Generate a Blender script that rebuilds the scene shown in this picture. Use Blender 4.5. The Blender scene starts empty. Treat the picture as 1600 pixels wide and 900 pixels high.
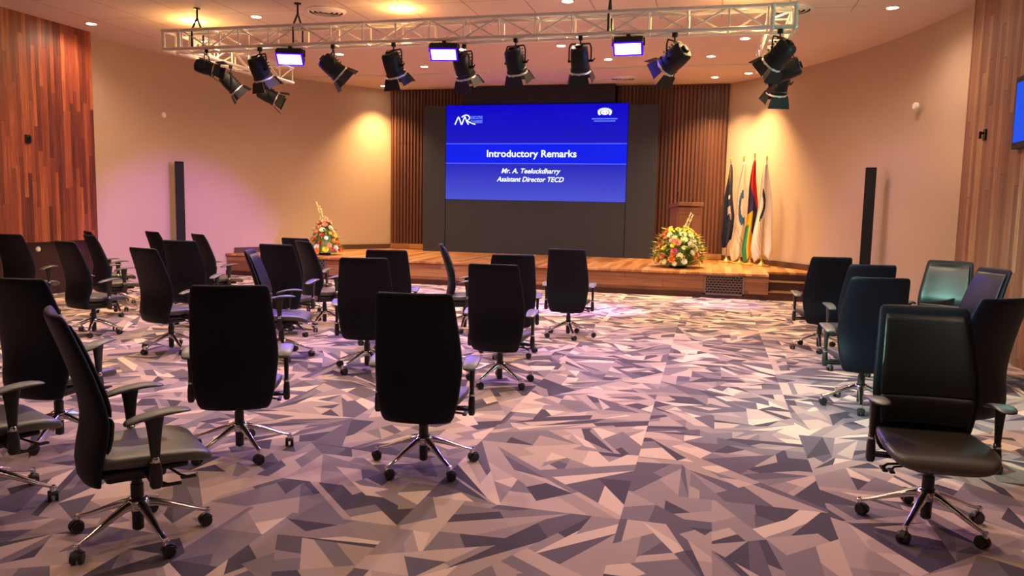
import bpy, bmesh, math, random
from mathutils import Vector, Matrix
random.seed(7)
R = math.radians
sc = bpy.context.scene
COL = sc.collection
# ------------------------------------------------------------------ camera
# the room's axes: x along the stage, y into the room, z up; camera turned 14.4 degrees to the left
YAW = R(14.4)
cam_d = bpy.data.cameras.new('camera'); cam = bpy.data.objects.new('camera', cam_d); COL.objects.link(cam)
cam_d.sensor_width = 36; cam_d.lens = 27.0; cam_d.clip_end = 100
pit = math.atan(128/1200.0); rol = 0.02
fw = Vector((0, math.cos(pit), -math.sin(pit))); up0 = Vector((0, math.sin(pit), math.cos(pit))); r0 = Vector((1, 0, 0))
up = up0*math.cos(rol) - r0*math.sin(rol); rt = r0*math.cos(rol) + up0*math.sin(rol)
M = Matrix((rt, up, -fw)).transposed()
cam.matrix_world = Matrix.Translation((0, 0, 1.65)) @ (Matrix.Rotation(YAW, 3, 'Z') @ M).to_4x4()
sc.camera = cam
# ------------------------------------------------------------------ world, exposure
w = bpy.data.worlds.new('world'); sc.world = w; w.use_nodes = True
w.node_tree.nodes['Background'].inputs[0].default_value = (1, .8, .65, 1)
w.node_tree.nodes['Background'].inputs[1].default_value = 0.05
sc.view_settings.view_transform = 'Standard'; sc.view_settings.look = 'None'
sc.view_settings.gamma = 1; sc.view_settings.use_curve_mapping = False
sc.view_settings.exposure = 1.42
CEIL = 4.55
WARM = (1, .60, .26); SOFT = (1, .71, .49)
DOWN = 85      # watts of an ordinary downlight
BLUE = 20     # watts of a blue wash light
WASH = 480     # watts of the wall washing downlights beside the slats
STAGE_W = 110

# ------------------------------------------------------------------ materials
def nodes(name):
    m = bpy.data.materials.new(name); m.use_nodes = True
    nt = m.node_tree; return m, nt, nt.nodes['Principled BSDF']
def lin(c):
    if isinstance(c, str):
        c = [int(c[i:i+2], 16)/255 for i in (0, 2, 4)]
        c = [x/12.92 if x <= .04045 else ((x+.055)/1.055)**2.4 for x in c]
    return (c[0], c[1], c[2], 1)
def plain(name, c, rough=.6, metal=0, spec=.5, bump=0, bscale=200):
    m, nt, b = nodes(name)
    b.inputs['Base Color'].default_value = lin(c); b.inputs['Roughness'].default_value = rough
    b.inputs['Metallic'].default_value = metal; b.inputs['Specular IOR Level'].default_value = spec
    tc = nt.nodes.new('ShaderNodeTexCoord'); n = nt.nodes.new('ShaderNodeTexNoise'); n.inputs['Scale'].default_value = bscale
    nt.links.new(tc.outputs['Object'], n.inputs['Vector'])
    if bump:
        bp = nt.nodes.new('ShaderNodeBump'); bp.inputs['Strength'].default_value = bump; bp.inputs['Distance'].default_value = .002
        nt.links.new(n.outputs['Fac'], bp.inputs['Height']); nt.links.new(bp.outputs[0], b.inputs['Normal'])
    return m
def emit(name, c, s):
    m, nt, b = nodes(name)
    b.inputs['Base Color'].default_value = (.005, .005, .005, 1); b.inputs['Specular IOR Level'].default_value = .05
    b.inputs['Emission Color'].default_value = lin(c); b.inputs['Emission Strength'].default_value = s
    return m
def wood(name, cols, pw=.09, pl=1.1, axis='XZ', rough=.45, grain=1.0, swap=False):
    """planks: 'axis' gives across and along coordinates"""
    m, nt, b = nodes(name); N = nt.nodes.new; L = nt.links.new
    tc = N('ShaderNodeTexCoord'); sp = N('ShaderNodeSeparateXYZ'); L(tc.outputs['Object'], sp.inputs[0])
    ac, al = sp.outputs[axis[0]], sp.outputs[axis[1]]
    def math_(op, a, bb=None, c=None):
        n = N('ShaderNodeMath'); n.operation = op
        for i, v in enumerate((a, bb, c)):
            if v is None: continue
            if isinstance(v, (int, float)): n.inputs[i].default_value = v
            else: L(v, n.inputs[i])
        return n.outputs[0]
    s = math_('DIVIDE', ac, pw); cid = math_('FLOOR', s); fr = math_('FRACT', s)
    wn = N('ShaderNodeTexWhiteNoise'); wn.noise_dimensions = '1D'; L(cid, wn.inputs['W'])
    t = math_('ADD', math_('DIVIDE', al, pl), math_('MULTIPLY', wn.outputs['Value'], 7.3))
    rid = math_('FLOOR', t); fr2 = math_('FRACT', t)
    cb = N('ShaderNodeCombineXYZ'); L(cid, cb.inputs[0]); L(rid, cb.inputs[1])
    w2 = N('ShaderNodeTexWhiteNoise'); w2.noise_dimensions = '2D'; L(cb.outputs[0], w2.inputs['Vector'])
    # grain
    cg = N('ShaderNodeCombineXYZ'); L(math_('MULTIPLY', ac, 42), cg.inputs[0]); L(math_('MULTIPLY', al, 1.6), cg.inputs[1]); L(math_('MULTIPLY', w2.outputs['Value'], 50), cg.inputs[2])
    gn = N('ShaderNodeTexNoise'); gn.inputs['Scale'].default_value = 1; gn.inputs['Detail'].default_value = 5; gn.inputs['Distortion'].default_value = .8
    L(cg.outputs[0], gn.inputs['Vector'])
    v = math_('ADD', math_('MULTIPLY', w2.outputs['Value'], .50), math_('MULTIPLY', gn.outputs['Fac'], .70*grain))
    cr = N('ShaderNodeValToRGB'); e = cr.color_ramp.elements
    e[0].position = .15; e[0].color = lin(cols[0]); e[1].position = .95; e[1].color = lin(cols[-1])
    for i, c in enumerate(cols[1:-1]):
        x = e.new(.15+.8*(i+1)/(len(cols)-1)); x.color = lin(c)
    L(v, cr.inputs[0])
    # joints
    j = math_('MULTIPLY', math_('GREATER_THAN', fr, .03), math_('GREATER_THAN', fr2, .004))
    mx = N('ShaderNodeMix'); mx.data_type = 'RGBA'; mx.blend_type = 'MULTIPLY'; mx.inputs[0].default_value = 1
    jj = math_('ADD', math_('MULTIPLY', j, .6), .4); cc = N('ShaderNodeCombineColor')
    for k in range(3): L(jj, cc.inputs[k])
    L(cr.outputs[0], mx.inputs[6]); L(cc.outputs[0], mx.inputs[7])
    L(mx.outputs[2], b.inputs['Base Color']); b.inputs['Roughness'].default_value = rough
    return m

M_ = {}
M_['wall'] = plain('painted_plaster', (.42, .31, .24), .85, bump=.15, bscale=60)
M_['leather'] = plain('black_leather', (.004, .004, .005), .38, spec=.6, bump=.25, bscale=350)
M_['fabric'] = plain('black_upholstery_blue_shade', (.003, .003, .009), .5, spec=.22, bump=.3, bscale=600)  # blue of the shadows on the chairs is put into the base colour
M_['seat_leather'] = plain('black_leather_tan_sheen', (.024, .017, .009), .46, spec=.5, bump=.15, bscale=350)  # warm tan sheen of the seats is mixed into the black base
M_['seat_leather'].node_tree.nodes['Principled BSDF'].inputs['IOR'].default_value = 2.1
M_['plastic'] = plain('black_plastic', (.014, .014, .015), .42)
M_['pad'] = plain('arm_pad_rubber', (.008, .008, .008), .45, spec=.5)
M_['pad'].node_tree.nodes['Principled BSDF'].inputs['IOR'].default_value = 2.1
M_['chrome'] = plain('polished_aluminium', (.78, .77, .76), .16, 1)
M_['alu'] = plain('truss_aluminium', (.80, .77, .68), .42, .45)
M_['alu_edge'] = plain('pale_metal_edge', (.6, .6, .6), .4, .6)
M_['lampblack'] = plain('black_lamp_housing', (.005, .005, .009), .5, spec=.35)
M_['speaker'] = plain('speaker_black', (.003, .003, .005), .6, spec=.15)
M_['white_plastic'] = plain('white_plastic', (.75, .70, .64), .4)
M_['screen_frame'] = plain('dark_grey_panel', (.030, .034, .055), .6, spec=.3)  # grey tinted bluer for the blue light spill round the screen
M_['niche'] = plain('black_with_blue_spill', (.008, .008, .022), .8)  # blue light spill above the screen is mixed into this black
M_['grille'] = plain('bronze_grille', (.16, .11, .09), .45, .3)
M_['joint'] = plain('panel_joint', (.008, .008, .01), .7)
M_['brass'] = plain('brass', (.75, .52, .18), .3, .9)
M_['trimdark'] = plain('dark_timber_trim', (.07, .03, .018), .5)
M_['panelwood'] = wood('acacia_plank_panelling', ['2e120c', '4e2013', '6e3220', '84422a', 'a8623c'], .075, 1.3, 'YZ', .42, 1.0)
M_['panelwood_r'] = wood('pale_plank_panelling', ['4a2c22', '6a4436', '7c5343', '8a6350', 'a88660'], .12, 3.4, 'YZ', .5, 1.0)
M_['lowwood'] = wood('dark_low_panelling', ['180907', '2a100b', '3a1810'], .12, 1.0, 'YZ', .4, .7)
M_['slat'] = wood('walnut_slats', ['2c1412', '4c2822', '5d3229', '6c4033'], .4, 6, 'XZ', .5, .8)
M_['deck'] = wood('stage_deck_boards', ['6a3f24', '946034', 'b07c4c', 'cfa070'], .12, 1.6, 'XY', .28, .9)
M_['fascia'] = wood('stage_fascia_boards', ['4c2e1e', '74492f', '8f6242', 'b08458'], .16, 1.9, 'ZX', .35, .9)
M_['stepwood'] = wood('step_riser_wood', ['26100a', '3c1a10', '4c2416'], .3, 2, 'ZX', .4, .9)
M_['lectern'] = wood('lectern_veneer', ['4c2a1e', '6b4232', '7d5240', '8c6250'], .3, 3, 'XZ', .4, .9)
M_['warm_glow'] = emit('downlight_lens', (1, .80, .52), 26)
M_['blue_glow'] = emit('blue_led_lens', (.13, .10, 1.0), 20)
M_['halo_ring'] = emit('blue_halo_glow', (.03, .0, 1.0), 1.2)  # emission imitating the blue haze around the wash light housings
M_['white_text'] = emit('slide_white', (.85, .9, 1), .55)
M_['pale_text'] = emit('slide_pale_blue', (.16, .24, 1), .40)
M_['teal_text'] = emit('slide_teal', (.02, .12, .25), .3)
M_['band'] = emit('slide_band_blue', (.001, .012, .80), .40)
M_['line'] = emit('slide_line', (.10, .12, .95), .42)

def mat_screen():
    m, nt, b = nodes('slide_background'); N = nt.nodes.new; L = nt.links.new
    tc = N('ShaderNodeTexCoord'); sp = N('ShaderNodeSeparateXYZ'); L(tc.outputs['Object'], sp.inputs[0])
    mr = N('ShaderNodeMapRange'); mr.inputs['From Min'].default_value = 1.79; mr.inputs['From Max'].default_value = 4.09; L(sp.outputs['Z'], mr.inputs['Value'])
    cr = N('ShaderNodeValToRGB'); e = cr.color_ramp.elements
    e[0].position = 0; e[0].color = (.075, .090, .66, 1); e[1].position = 1; e[1].color = (.002, .001, .62, 1)
    x = e.new(.42); x.color = (.012, .014, .52, 1); L(mr.outputs[0], cr.inputs[0])
    b.inputs['Base Color'].default_value = (.004, .004, .006, 1); b.inputs['Roughness'].default_value = .7; b.inputs['Specular IOR Level'].default_value = .05
    L(cr.outputs[0], b.inputs['Emission Color']); b.inputs['Emission Strength'].default_value = .36
    return m
M_['slide'] = mat_screen()

def mat_carpet():
    m, nt, b = nodes('geometric_carpet'); N = nt.nodes.new; L = nt.links.new
    at = N('ShaderNodeAttribute'); at.attribute_name = 'tone'
    cr = N('ShaderNodeValToRGB'); cr.color_ramp.interpolation = 'CONSTANT'; e = cr.color_ramp.elements
    cols = [(.075, .058, .075), (.13, .10, .12), (.21, .165, .175), (.30, .222, .215), (.39, .285, .25), (.50, .36, .30), (.66, .48, .375)]
    pos = [0, .16, .30, .45, .62, .79, .92]
    e[0].position = 0; e[0].color = lin(cols[0]); e[1].position = pos[-1]; e[1].color = lin(cols[-1])
    for c, p in list(zip(cols, pos))[1:-1]:
        x = e.new(p); x.color = lin(c)
    L(at.outputs['Fac'], cr.inputs[0])
    tc = N('ShaderNodeTexCoord'); n = N('ShaderNodeTexNoise'); n.inputs['Scale'].default_value = 260; n.inputs['Detail'].default_value = 2
    L(tc.outputs['Object'], n.inputs['Vector'])
    mr = N('ShaderNodeMapRange'); mr.inputs['To Min'].default_value = .75; mr.inputs['To Max'].default_value = 1.25; L(n.outputs['Fac'], mr.inputs['Value'])
    mx = N('ShaderNodeMix'); mx.data_type = 'RGBA'; mx.blend_type = 'MULTIPLY'; mx.inputs[0].default_value = 1
    cc = N('ShaderNodeCombineColor')
    for k in range(3): L(mr.outputs[0], cc.inputs[k])
    L(cr.outputs[0], mx.inputs[6]); L(cc.outputs[0], mx.inputs[7]); L(mx.outputs[2], b.inputs['Base Color'])
    b.inputs['Roughness'].default_value = .9; b.inputs['Specular IOR Level'].default_value = .2
    bp = N('ShaderNodeBump'); bp.inputs['Strength'].default_value = .3; bp.inputs['Distance'].default_value = .003
    L(n.outputs['Fac'], bp.inputs['Height']); L(bp.outputs[0], b.inputs['Normal'])
    return m
M_['carpet'] = mat_carpet()

def mat_ceiling():
    """white tiles 0.6 m with fine joints inside the suspended field, plain plaster around it"""
    m, nt, b = nodes('ceiling_tiles'); N = nt.nodes.new; L = nt.links.new
    tc = N('ShaderNodeTexCoord'); sp = N('ShaderNodeSeparateXYZ'); L(tc.outputs['Object'], sp.inputs[0])
    def mt(op, a, bb=None):
        n = N('ShaderNodeMath'); n.operation = op
        for i, v in enumerate((a, bb)):
            if v is None: continue
            if isinstance(v, (int, float)): n.inputs[i].default_value = v
            else: L(v, n.inputs[i])
        return n.outputs[0]
    fx = mt('FRACT', mt('DIVIDE', sp.outputs['X'], .9)); fy = mt('FRACT', mt('DIVIDE', sp.outputs['Y'], 1.2))
    line = mt('MAXIMUM', mt('LESS_THAN', fx, .022), mt('LESS_THAN', fy, .014))
    c1 = N('ShaderNodeMix'); c1.data_type = 'RGBA'; L(line, c1.inputs[0])
    c1.inputs[6].default_value = (.64, .53, .45, 1); c1.inputs[7].default_value = (.36, .27, .21, 1)
    L(c1.outputs[2], b.inputs['Base Color']); b.inputs['Roughness'].default_value = .85
    return m
M_['ceil_tiles'] = mat_ceiling()
M_['ceil_plain'] = plain('ceiling_plaster', (.62, .50, .42), .85)

# ------------------------------------------------------------------ mesh helpers
def make(name, bm, mat, parent=None, smooth=False, loc=None, rz=0, sharp=None):
    me = bpy.data.meshes.new(name)
    bmesh.ops.recalc_face_normals(bm, faces=bm.faces)
    bm.to_mesh(me); bm.free()
    if not isinstance(mat, (list, tuple)): mat = [mat]
    for mm in mat: me.materials.append(M_[mm] if isinstance(mm, str) else mm)
    if smooth:
        for p in me.polygons: p.use_smooth = True
        if sharp: me.set_sharp_from_angle(angle=R(sharp))
    o = bpy.data.objects.new(name, me); COL.objects.link(o)
    if loc is not None: o.location = loc
    o.rotation_euler[2] = rz
    if parent is not None: o.parent = parent
    return o
def empty(name, loc, rz=0, label=None, cat=None, group=None):
    o = bpy.data.objects.new(name, None); COL.objects.link(o); o.empty_display_size = .1
    o.location = loc; o.rotation_euler = (0, 0, rz)
    tag(o, label, cat, group); return o
def tag(o, label=None, cat=None, group=None, kind=None):
    if label: o['label'] = label
    if cat: o['category'] = cat
    if group: o['group'] = group
    if kind: o['kind'] = kind
    return o
def box(bm, x0, x1, y0, y1, z0, z1, bev=0, seg=2, mat=0, mx=None):
    vs = [bm.verts.new((x, y, z)) for x in (x0, x1) for y in (y0, y1) for z in (z0, z1)]
    idx = [(0, 1, 3, 2), (4, 6, 7, 5), (0, 4, 5, 1), (2, 3, 7, 6), (0, 2, 6, 4), (1, 5, 7, 3)]
    fs = [bm.faces.new([vs[i] for i in f]) for f in idx]
    for f in fs: f.material_index = mat
    if bev:
        r = bmesh.ops.bevel(bm, geom=list({e for f in fs for e in f.edges}), offset=bev, segments=seg, affect='EDGES', profile=.5)
        vs = list({v for f in r['faces'] for v in f.verts} | {v for v in vs if v.is_valid})
        for f in r['faces']: f.material_index = mat
    if mx is not None: bmesh.ops.transform(bm, matrix=mx, verts=[v for v in vs if v.is_valid])
    return vs
def tube(bm, a, b_, r0_, r1_=None, n=10, cap=True):
    a = Vector(a); b_ = Vector(b_); r1_ = r0_ if r1_ is None else r1_
    d = (b_-a).normalized(); q = d.to_track_quat('Z', 'Y')
    A = []; B = []
    for i in range(n):
        t = 2*math.pi*i/n; o = q @ Vector((math.cos(t), math.sin(t), 0))
        A.append(bm.verts.new(a+o*r0_)); B.append(bm.verts.new(b_+o*r1_))
    for i in range(n): bm.faces.new((A[i], A[(i+1) % n], B[(i+1) % n], B[i]))
    if cap: bm.faces.new(A[::-1]); bm.faces.new(B)
def path_tube(bm, pts, r, n=8):
    for a, b_ in zip(pts, pts[1:]): tube(bm, a, b_, r, r, n)
def lathe(bm, prof, cx=0, cy=0, n=24, mat=0):
    rings = []
    for r, z in prof:
        rings.append([bm.verts.new((cx+max(r, 1e-4)*math.cos(2*math.pi*i/n), cy+max(r, 1e-4)*math.sin(2*math.pi*i/n), z)) for i in range(n)])
    for a, b_ in zip(rings, rings[1:]):
        for i in range(n): bm.faces.new((a[i], a[(i+1) % n], b_[(i+1) % n], b_[i])).material_index = mat
    bm.faces.new(rings[0][::-1]).material_index = mat; bm.faces.new(rings[-1]).material_index = mat
def loft(bm, rings):
    V = [[bm.verts.new(p) for p in r] for r in rings]; n = len(V[0])
    for a, b_ in zip(V, V[1:]):
        for i in range(n): bm.faces.new((a[i], a[(i+1) % n], b_[(i+1) % n], b_[i]))
    bm.faces.new(V[0][::-1]); bm.faces.new(V[-1])
def sup(t, e):
    c, s = math.cos(t), math.sin(t)
    return math.copysign(abs(c)**(2/e), c), math.copysign(abs(s)**(2/e), s)
def interp(tab, x):
    if x <= tab[0][0]: return tab[0][1:]
    for p, q in zip(tab, tab[1:]):
        if x <= q[0]:
            t = (x-p[0])/(q[0]-p[0]); t2 = t
            return tuple(a+(b_-a)*t2 for a, b_ in zip(p[1:], q[1:]))
    return tab[-1][1:]
def prism(bm, poly, z0, z1, mat=0):
    a = [bm.verts.new((x, y, z0)) for x, y in poly]; b_ = [bm.verts.new((x, y, z1)) for x, y in poly]
    n = len(poly)
    for i in range(n): bm.faces.new((a[i], a[(i+1) % n], b_[(i+1) % n], b_[i])).material_index = mat
    bm.faces.new(a[::-1]).material_index = mat; bm.faces.new(b_).material_index = mat

# ------------------------------------------------------------------ room shell
def bsp_floor():
    bm = bmesh.new(); lay = bm.faces.layers.float.new('tone')
    rnd = random.Random(11)
    angs = [0, 90, 27, 63, 118, 146, 45, 135]
    def area(p): return abs(sum(p[i][0]*p[(i+1) % len(p)][1]-p[(i+1) % len(p)][0]*p[i][1] for i in range(len(p))))/2
    def cut(p, o, d):
        n = (-d[1], d[0]); s = [(q[0]-o[0])*n[0]+(q[1]-o[1])*n[1] for q in p]; A = []; B = []
        for i in range(len(p)):
            a, b_ = p[i], p[(i+1) % len(p)]; sa, sb = s[i], s[(i+1) % len(p)]
            if sa >= 0: A.append(a)
            if sa <= 0: B.append(a)
            if sa*sb < 0:
                t = sa/(sa-sb); q = (a[0]+(b_[0]-a[0])*t, a[1]+(b_[1]-a[1])*t); A.append(q); B.append(q)
        return A, B
    out = []
    # carpet tiles of one by one metre, each cut into shards
    stack = []
    x = -11.4
    ox = 0
    while x < 4.0:
        y = -5.4 + ox; ox = (ox+.43) % 1.1
        while y < 15.6:
            stack.append(([(x, y), (x+1.1, y), (x+1.1, y+1.1), (x, y+1.1)], 0)); y += 1.1
        x += 1.1
    while stack:
        p, dep = stack.pop()
        ar = area(p); lim = rnd.choice((.013, .022, .036, .06))*rnd.uniform(.8, 1.3)
        if p[0][1] < 1.2: lim = .2
        if ar < lim: out.append(p); continue
        for k in range(12):
            cx = sum(q[0] for q in p)/len(p); cy = sum(q[1] for q in p)/len(p)
            if rnd.random() < .35:
                i = rnd.randrange(len(p)); o = p[i]; j = (i+rnd.randrange(1, len(p))) % len(p); a, b_ = p[j], p[(j+1) % len(p)]
                t = rnd.choice([.5, .35, .65]); tx, ty = a[0]+(b_[0]-a[0])*t, a[1]+(b_[1]-a[1])*t
                an = math.atan2(ty-o[1], tx-o[0])
            else:
                o = (cx+rnd.gauss(0, .12)*math.sqrt(ar), cy+rnd.gauss(0, .12)*math.sqrt(ar)); an = R(rnd.choice(angs))
            A, B = cut(p, o, (math.cos(an), math.sin(an)))
            if len(A) > 2 and len(B) > 2 and min(area(A), area(B)) > .18*ar: break
        else:
            out.append(p); continue
        stack.append((A, dep+1)); stack.append((B, dep+1))
    for p in out:
        try: f = bm.faces.new([bm.verts.new((q[0], q[1], 0)) for q in p])
        except ValueError: continue
        f[lay] = rnd.random()
        if f.normal.z < 0: f.normal_flip()
    # a slab under the pile
    vs = [bm.verts.new(v) for v in ((-11.4, -4.2, -.02), (4, -4.2, -.02), (4, 19.5, -.02), (-11.4, 19.5, -.02))]
    bm.faces.new(vs)
    me = bpy.data.meshes.new('floor'); bm.to_mesh(me); bm.free(); me.materials.append(M_['carpet'])
    o = bpy.data.objects.new('floor', me); COL.objects.link(o); tag(o, kind='structure')
bsp_floor()

bm = bmesh.new()
box(bm, -11.6, 4.2, -4.4, 19.6, CEIL, CEIL+.2)
tag(make('ceiling', bm, 'ceil_plain'), kind='structure')
bm = bmesh.new(); box(bm, -9.9, 2.0, -4.0, 12.3, CEIL-.012, CEIL)
tag(make('ceiling', bm, 'ceil_tiles'), kind='structure')

def bez(p0, p1, p2, n=30):
    return [tuple(a*(1-t)**2+2*b*t*(1-t)+c*t*t for a, b, c in zip(p0, p1, p2)) for t in (i/n for i in range(n+1))]
LW = bez((-8.13, 18.75), (-10.93, 15.6), (-11.03, 11.6))
RW = bez((.27, 18.75), (2.95, 15.6), (3.40, 11.93))
def wall_strip(name, pts, th, z0, z1, mat, kind='structure'):
    """th > 0: thickness added away from the room centre"""
    bm = bmesh.new(); o = []
    for i, p in enumerate(pts):
        a = pts[max(i-1, 0)]; b_ = pts[min(i+1, len(pts)-1)]
        d = Vector((b_[0]-a[0], b_[1]-a[1])).normalized(); n = Vector((-d.y, d.x))
        if n.dot(Vector((p[0]+3.9, p[1]-8))) < 0: n = -n
        o.append((p[0]+n.x*th, p[1]+n.y*th))
    loft(bm, [[(p[0], p[1], z0), (q[0], q[1], z0), (q[0], q[1], z1), (p[0], p[1], z1)] for p, q in zip(pts, o)])
    ob = make(name, bm, mat, smooth=True, sharp=35)
    return tag(ob, kind=kind)
wall_strip('wall_left', LW, .2, 0, CEIL, 'wall')
wall_strip('wall_right', RW, .2, 0, CEIL, 'wall')
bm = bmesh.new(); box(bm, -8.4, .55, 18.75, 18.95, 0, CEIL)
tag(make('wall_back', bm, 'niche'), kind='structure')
# plank-clad side walls
bm = bmesh.new(); box(bm, -11.2, -10.75, -4.2, 11.62, .9, CEIL)
tag(make('wall_left', bm, 'panelwood'), kind='structure')
bm = bmesh.new(); box(bm, -11.2, -10.85, -4.2, 11.62, 0, .9)
tag(make('trim_1', bm, 'lowwood'), kind='structure')
bm = bmesh.new(); box(bm, 3.32, 3.75, -4.2, 11.95, 0, CEIL)
tag(make('wall_right', bm, 'panelwood_r'), kind='structure')
bm = bmesh.new(); box(bm, -11.2, 3.75, -4.4, -4.2, 0, CEIL)
tag(make('wall_front', bm, 'wall'), kind='structure')
# skirting along the curved walls above the stage
sk = [p for p in LW if p[1] > 14.95]
tag(wall_strip('baseboard_left', [(p[0]+.02, p[1]-.02) for p in sk], -.02, .48, .60, 'trimdark'), kind='structure')
sk = [p for p in RW if p[1] > 14.95]
tag(wall_strip('baseboard_right', [(p[0]-.02, p[1]-.02) for p in sk], -.02, .48, .60, 'trimdark'), kind='structure')

# ------------------------------------------------------------------ stage
def stage():
    t = empty('stage', (-4.5, 16.8, 0), 0, 'low timber stage with walnut boards spanning the far end of the hall', 'stage')
    off = Vector((-4.5, 16.8, 0))
    def part(name, bm, mat, par=t, **k):
        bmesh.ops.translate(bm, verts=bm.verts, vec=-off) if par is t else None
        return make(name, bm, mat, par, **k)
    left = [p for p in LW if p[1] >= 14.9][::-1]
    right = [p for p in RW if p[1] >= 15.65]
    poly = [(left[0][0]+.02, 14.93)]+[(p[0]+.02, p[1]) for p in left[1:]]+[(p[0]-.02, p[1]) for p in right]+[(right[-1][0]-.02, 15.65), (1.08, 15.65), (1.08, 14.93)]
    bm = bmesh.new(); prism(bm, poly, .44, .48); part('deck', bm, 'deck')
    bm = bmesh.new(); box(bm, -10.4, 1.08, 14.95, 15.05, .10, .438); part('fascia', bm, 'fascia')
    bm = bmesh.new(); box(bm, -10.45, 1.08, 14.93, 15.05, 0, .10); part('plinth', bm, 'stepwood')
    bm = bmesh.new(); box(bm, -10.4, 1.08, 14.905, 14.93, .435, .480, .005); part('nosing', bm, 'deck')
    for i, (z, y) in enumerate(((.16, 14.95), (.32, 15.3), (.44, 15.63))):
        bm = bmesh.new(); box(bm, 1.082, 2.1-.0, y, 15.7, (.0, .16, .32)[i], z-.02 if i < 2 else z, mat=0)
        if i < 2: box(bm, 1.082, 2.1, y-.02, 15.7, z-.02, z, .004, mat=1)
        part('step', bm, ['stepwood', 'fascia'])
    for x0, x1 in ((-.08, .65), (-8.72, -7.97)):
        bm = bmesh.new(); z0, z1 = .06, .435
        # honeycomb grille: frame and perforated rows of slots
        box(bm, x0, x1, 14.925, 14.948, z0, z0+.03); box(bm, x0, x1, 14.925, 14.948, z1-.02, z1)
        box(bm, x0, x0+.03, 14.925, 14.948, z0, z1); box(bm, x1-.03, x1, 14.925, 14.948, z0, z1)
        rows = 7; rh = (z1-z0-.05)/rows
        for r_ in range(rows+1):
            z = z0+.03+r_*rh; box(bm, x0+.03, x1-.03, 14.93, 14.945, z-.007, z+.007)
        n = 10; sw = (x1-x0-.06)/n
        for r_ in range(rows):
            z = z0+.03+r_*rh
            for k in range(n+1):
                x = x0+.03+k*sw+(sw/2 if r_ % 2 else 0)
                if x < x1-.04: box(bm, x-.007, x+.007, 14.93, 14.945, z, z+rh)
        g = part('vent_grille', bm, 'grille')
        bm = bmesh.new(); box(bm, x0, x1, 14.946, 14.949, z0, z1); bmesh.ops.translate(bm, verts=bm.verts, vec=-off)
        make('vent_backing', bm, 'joint', g)
stage()

# ------------------------------------------------------------------ slatted panels and video wall
def slats(x0, x1, label):
    t = empty('slatted_wall_panel', ((x0+x1)/2, 18.7, .5), 0, label, 'wall panel')
    off = Vector(((x0+x1)/2, 18.7, .5))
    bm = bmesh.new(); box(bm, x0, x1, 18.71, 18.745, .48, CEIL-.005); bmesh.ops.translate(bm, verts=bm.verts, vec=-off)
    make('backing_board', bm, 'trimdark', t)
    bm = bmesh.new(); x = x0+.02
    while x < x1-.03:
        box(bm, x, x+.045, 18.66, 18.71, .63, CEIL-.005); x += .088
    bmesh.ops.translate(bm, verts=bm.verts, vec=-off); make('slats', bm, 'slat', t)
    bm = bmesh.new(); box(bm, x0, x1, 18.655, 18.71, .48, .625); bmesh.ops.translate(bm, verts=bm.verts, vec=-off)
    make('base_rail', bm, 'fascia', t)
slats(-8.1, -6.1, 'dark walnut vertical slat panelling left of the projection screen')
slats(-2.3, .26, 'dark walnut vertical slat panelling right of the screen, behind the lectern')

def text_mesh(s, size, bold=0, shear=0, align='CENTER'):
    cu = bpy.data.curves.new('txt', 'FONT'); cu.body = s; cu.size = size; cu.align_x = align; cu.align_y = 'CENTER'
    cu.offset = bold; cu.shear = shear; cu.resolution_u = 3; cu.extrude = 0
    o = bpy.data.objects.new('txt', cu); COL.objects.link(o)
    me = bpy.data.meshes.new_from_object(o, depsgraph=bpy.context.evaluated_depsgraph_get())
    bpy.data.objects.remove(o); bpy.data.curves.remove(cu)
    return me
def put_text(s, x, z, y, size, mat, parent, width=None, bold=.004, shear=0, name='lettering', align='CENTER'):
    me = text_mesh(s, size, bold, shear, align)
    xs = [v.co.x for v in me.vertices]; k = 1
    if width: k = width/(max(xs)-min(xs))
    for v in me.vertices: v.co = Vector((v.co.x*k, 0, v.co.y))
    me.materials.clear(); me.materials.append(M_[mat])
    o = bpy.data.objects.new(name, me); COL.objects.link(o); o.parent = parent; o.location = (x, y, z); return o
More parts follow.
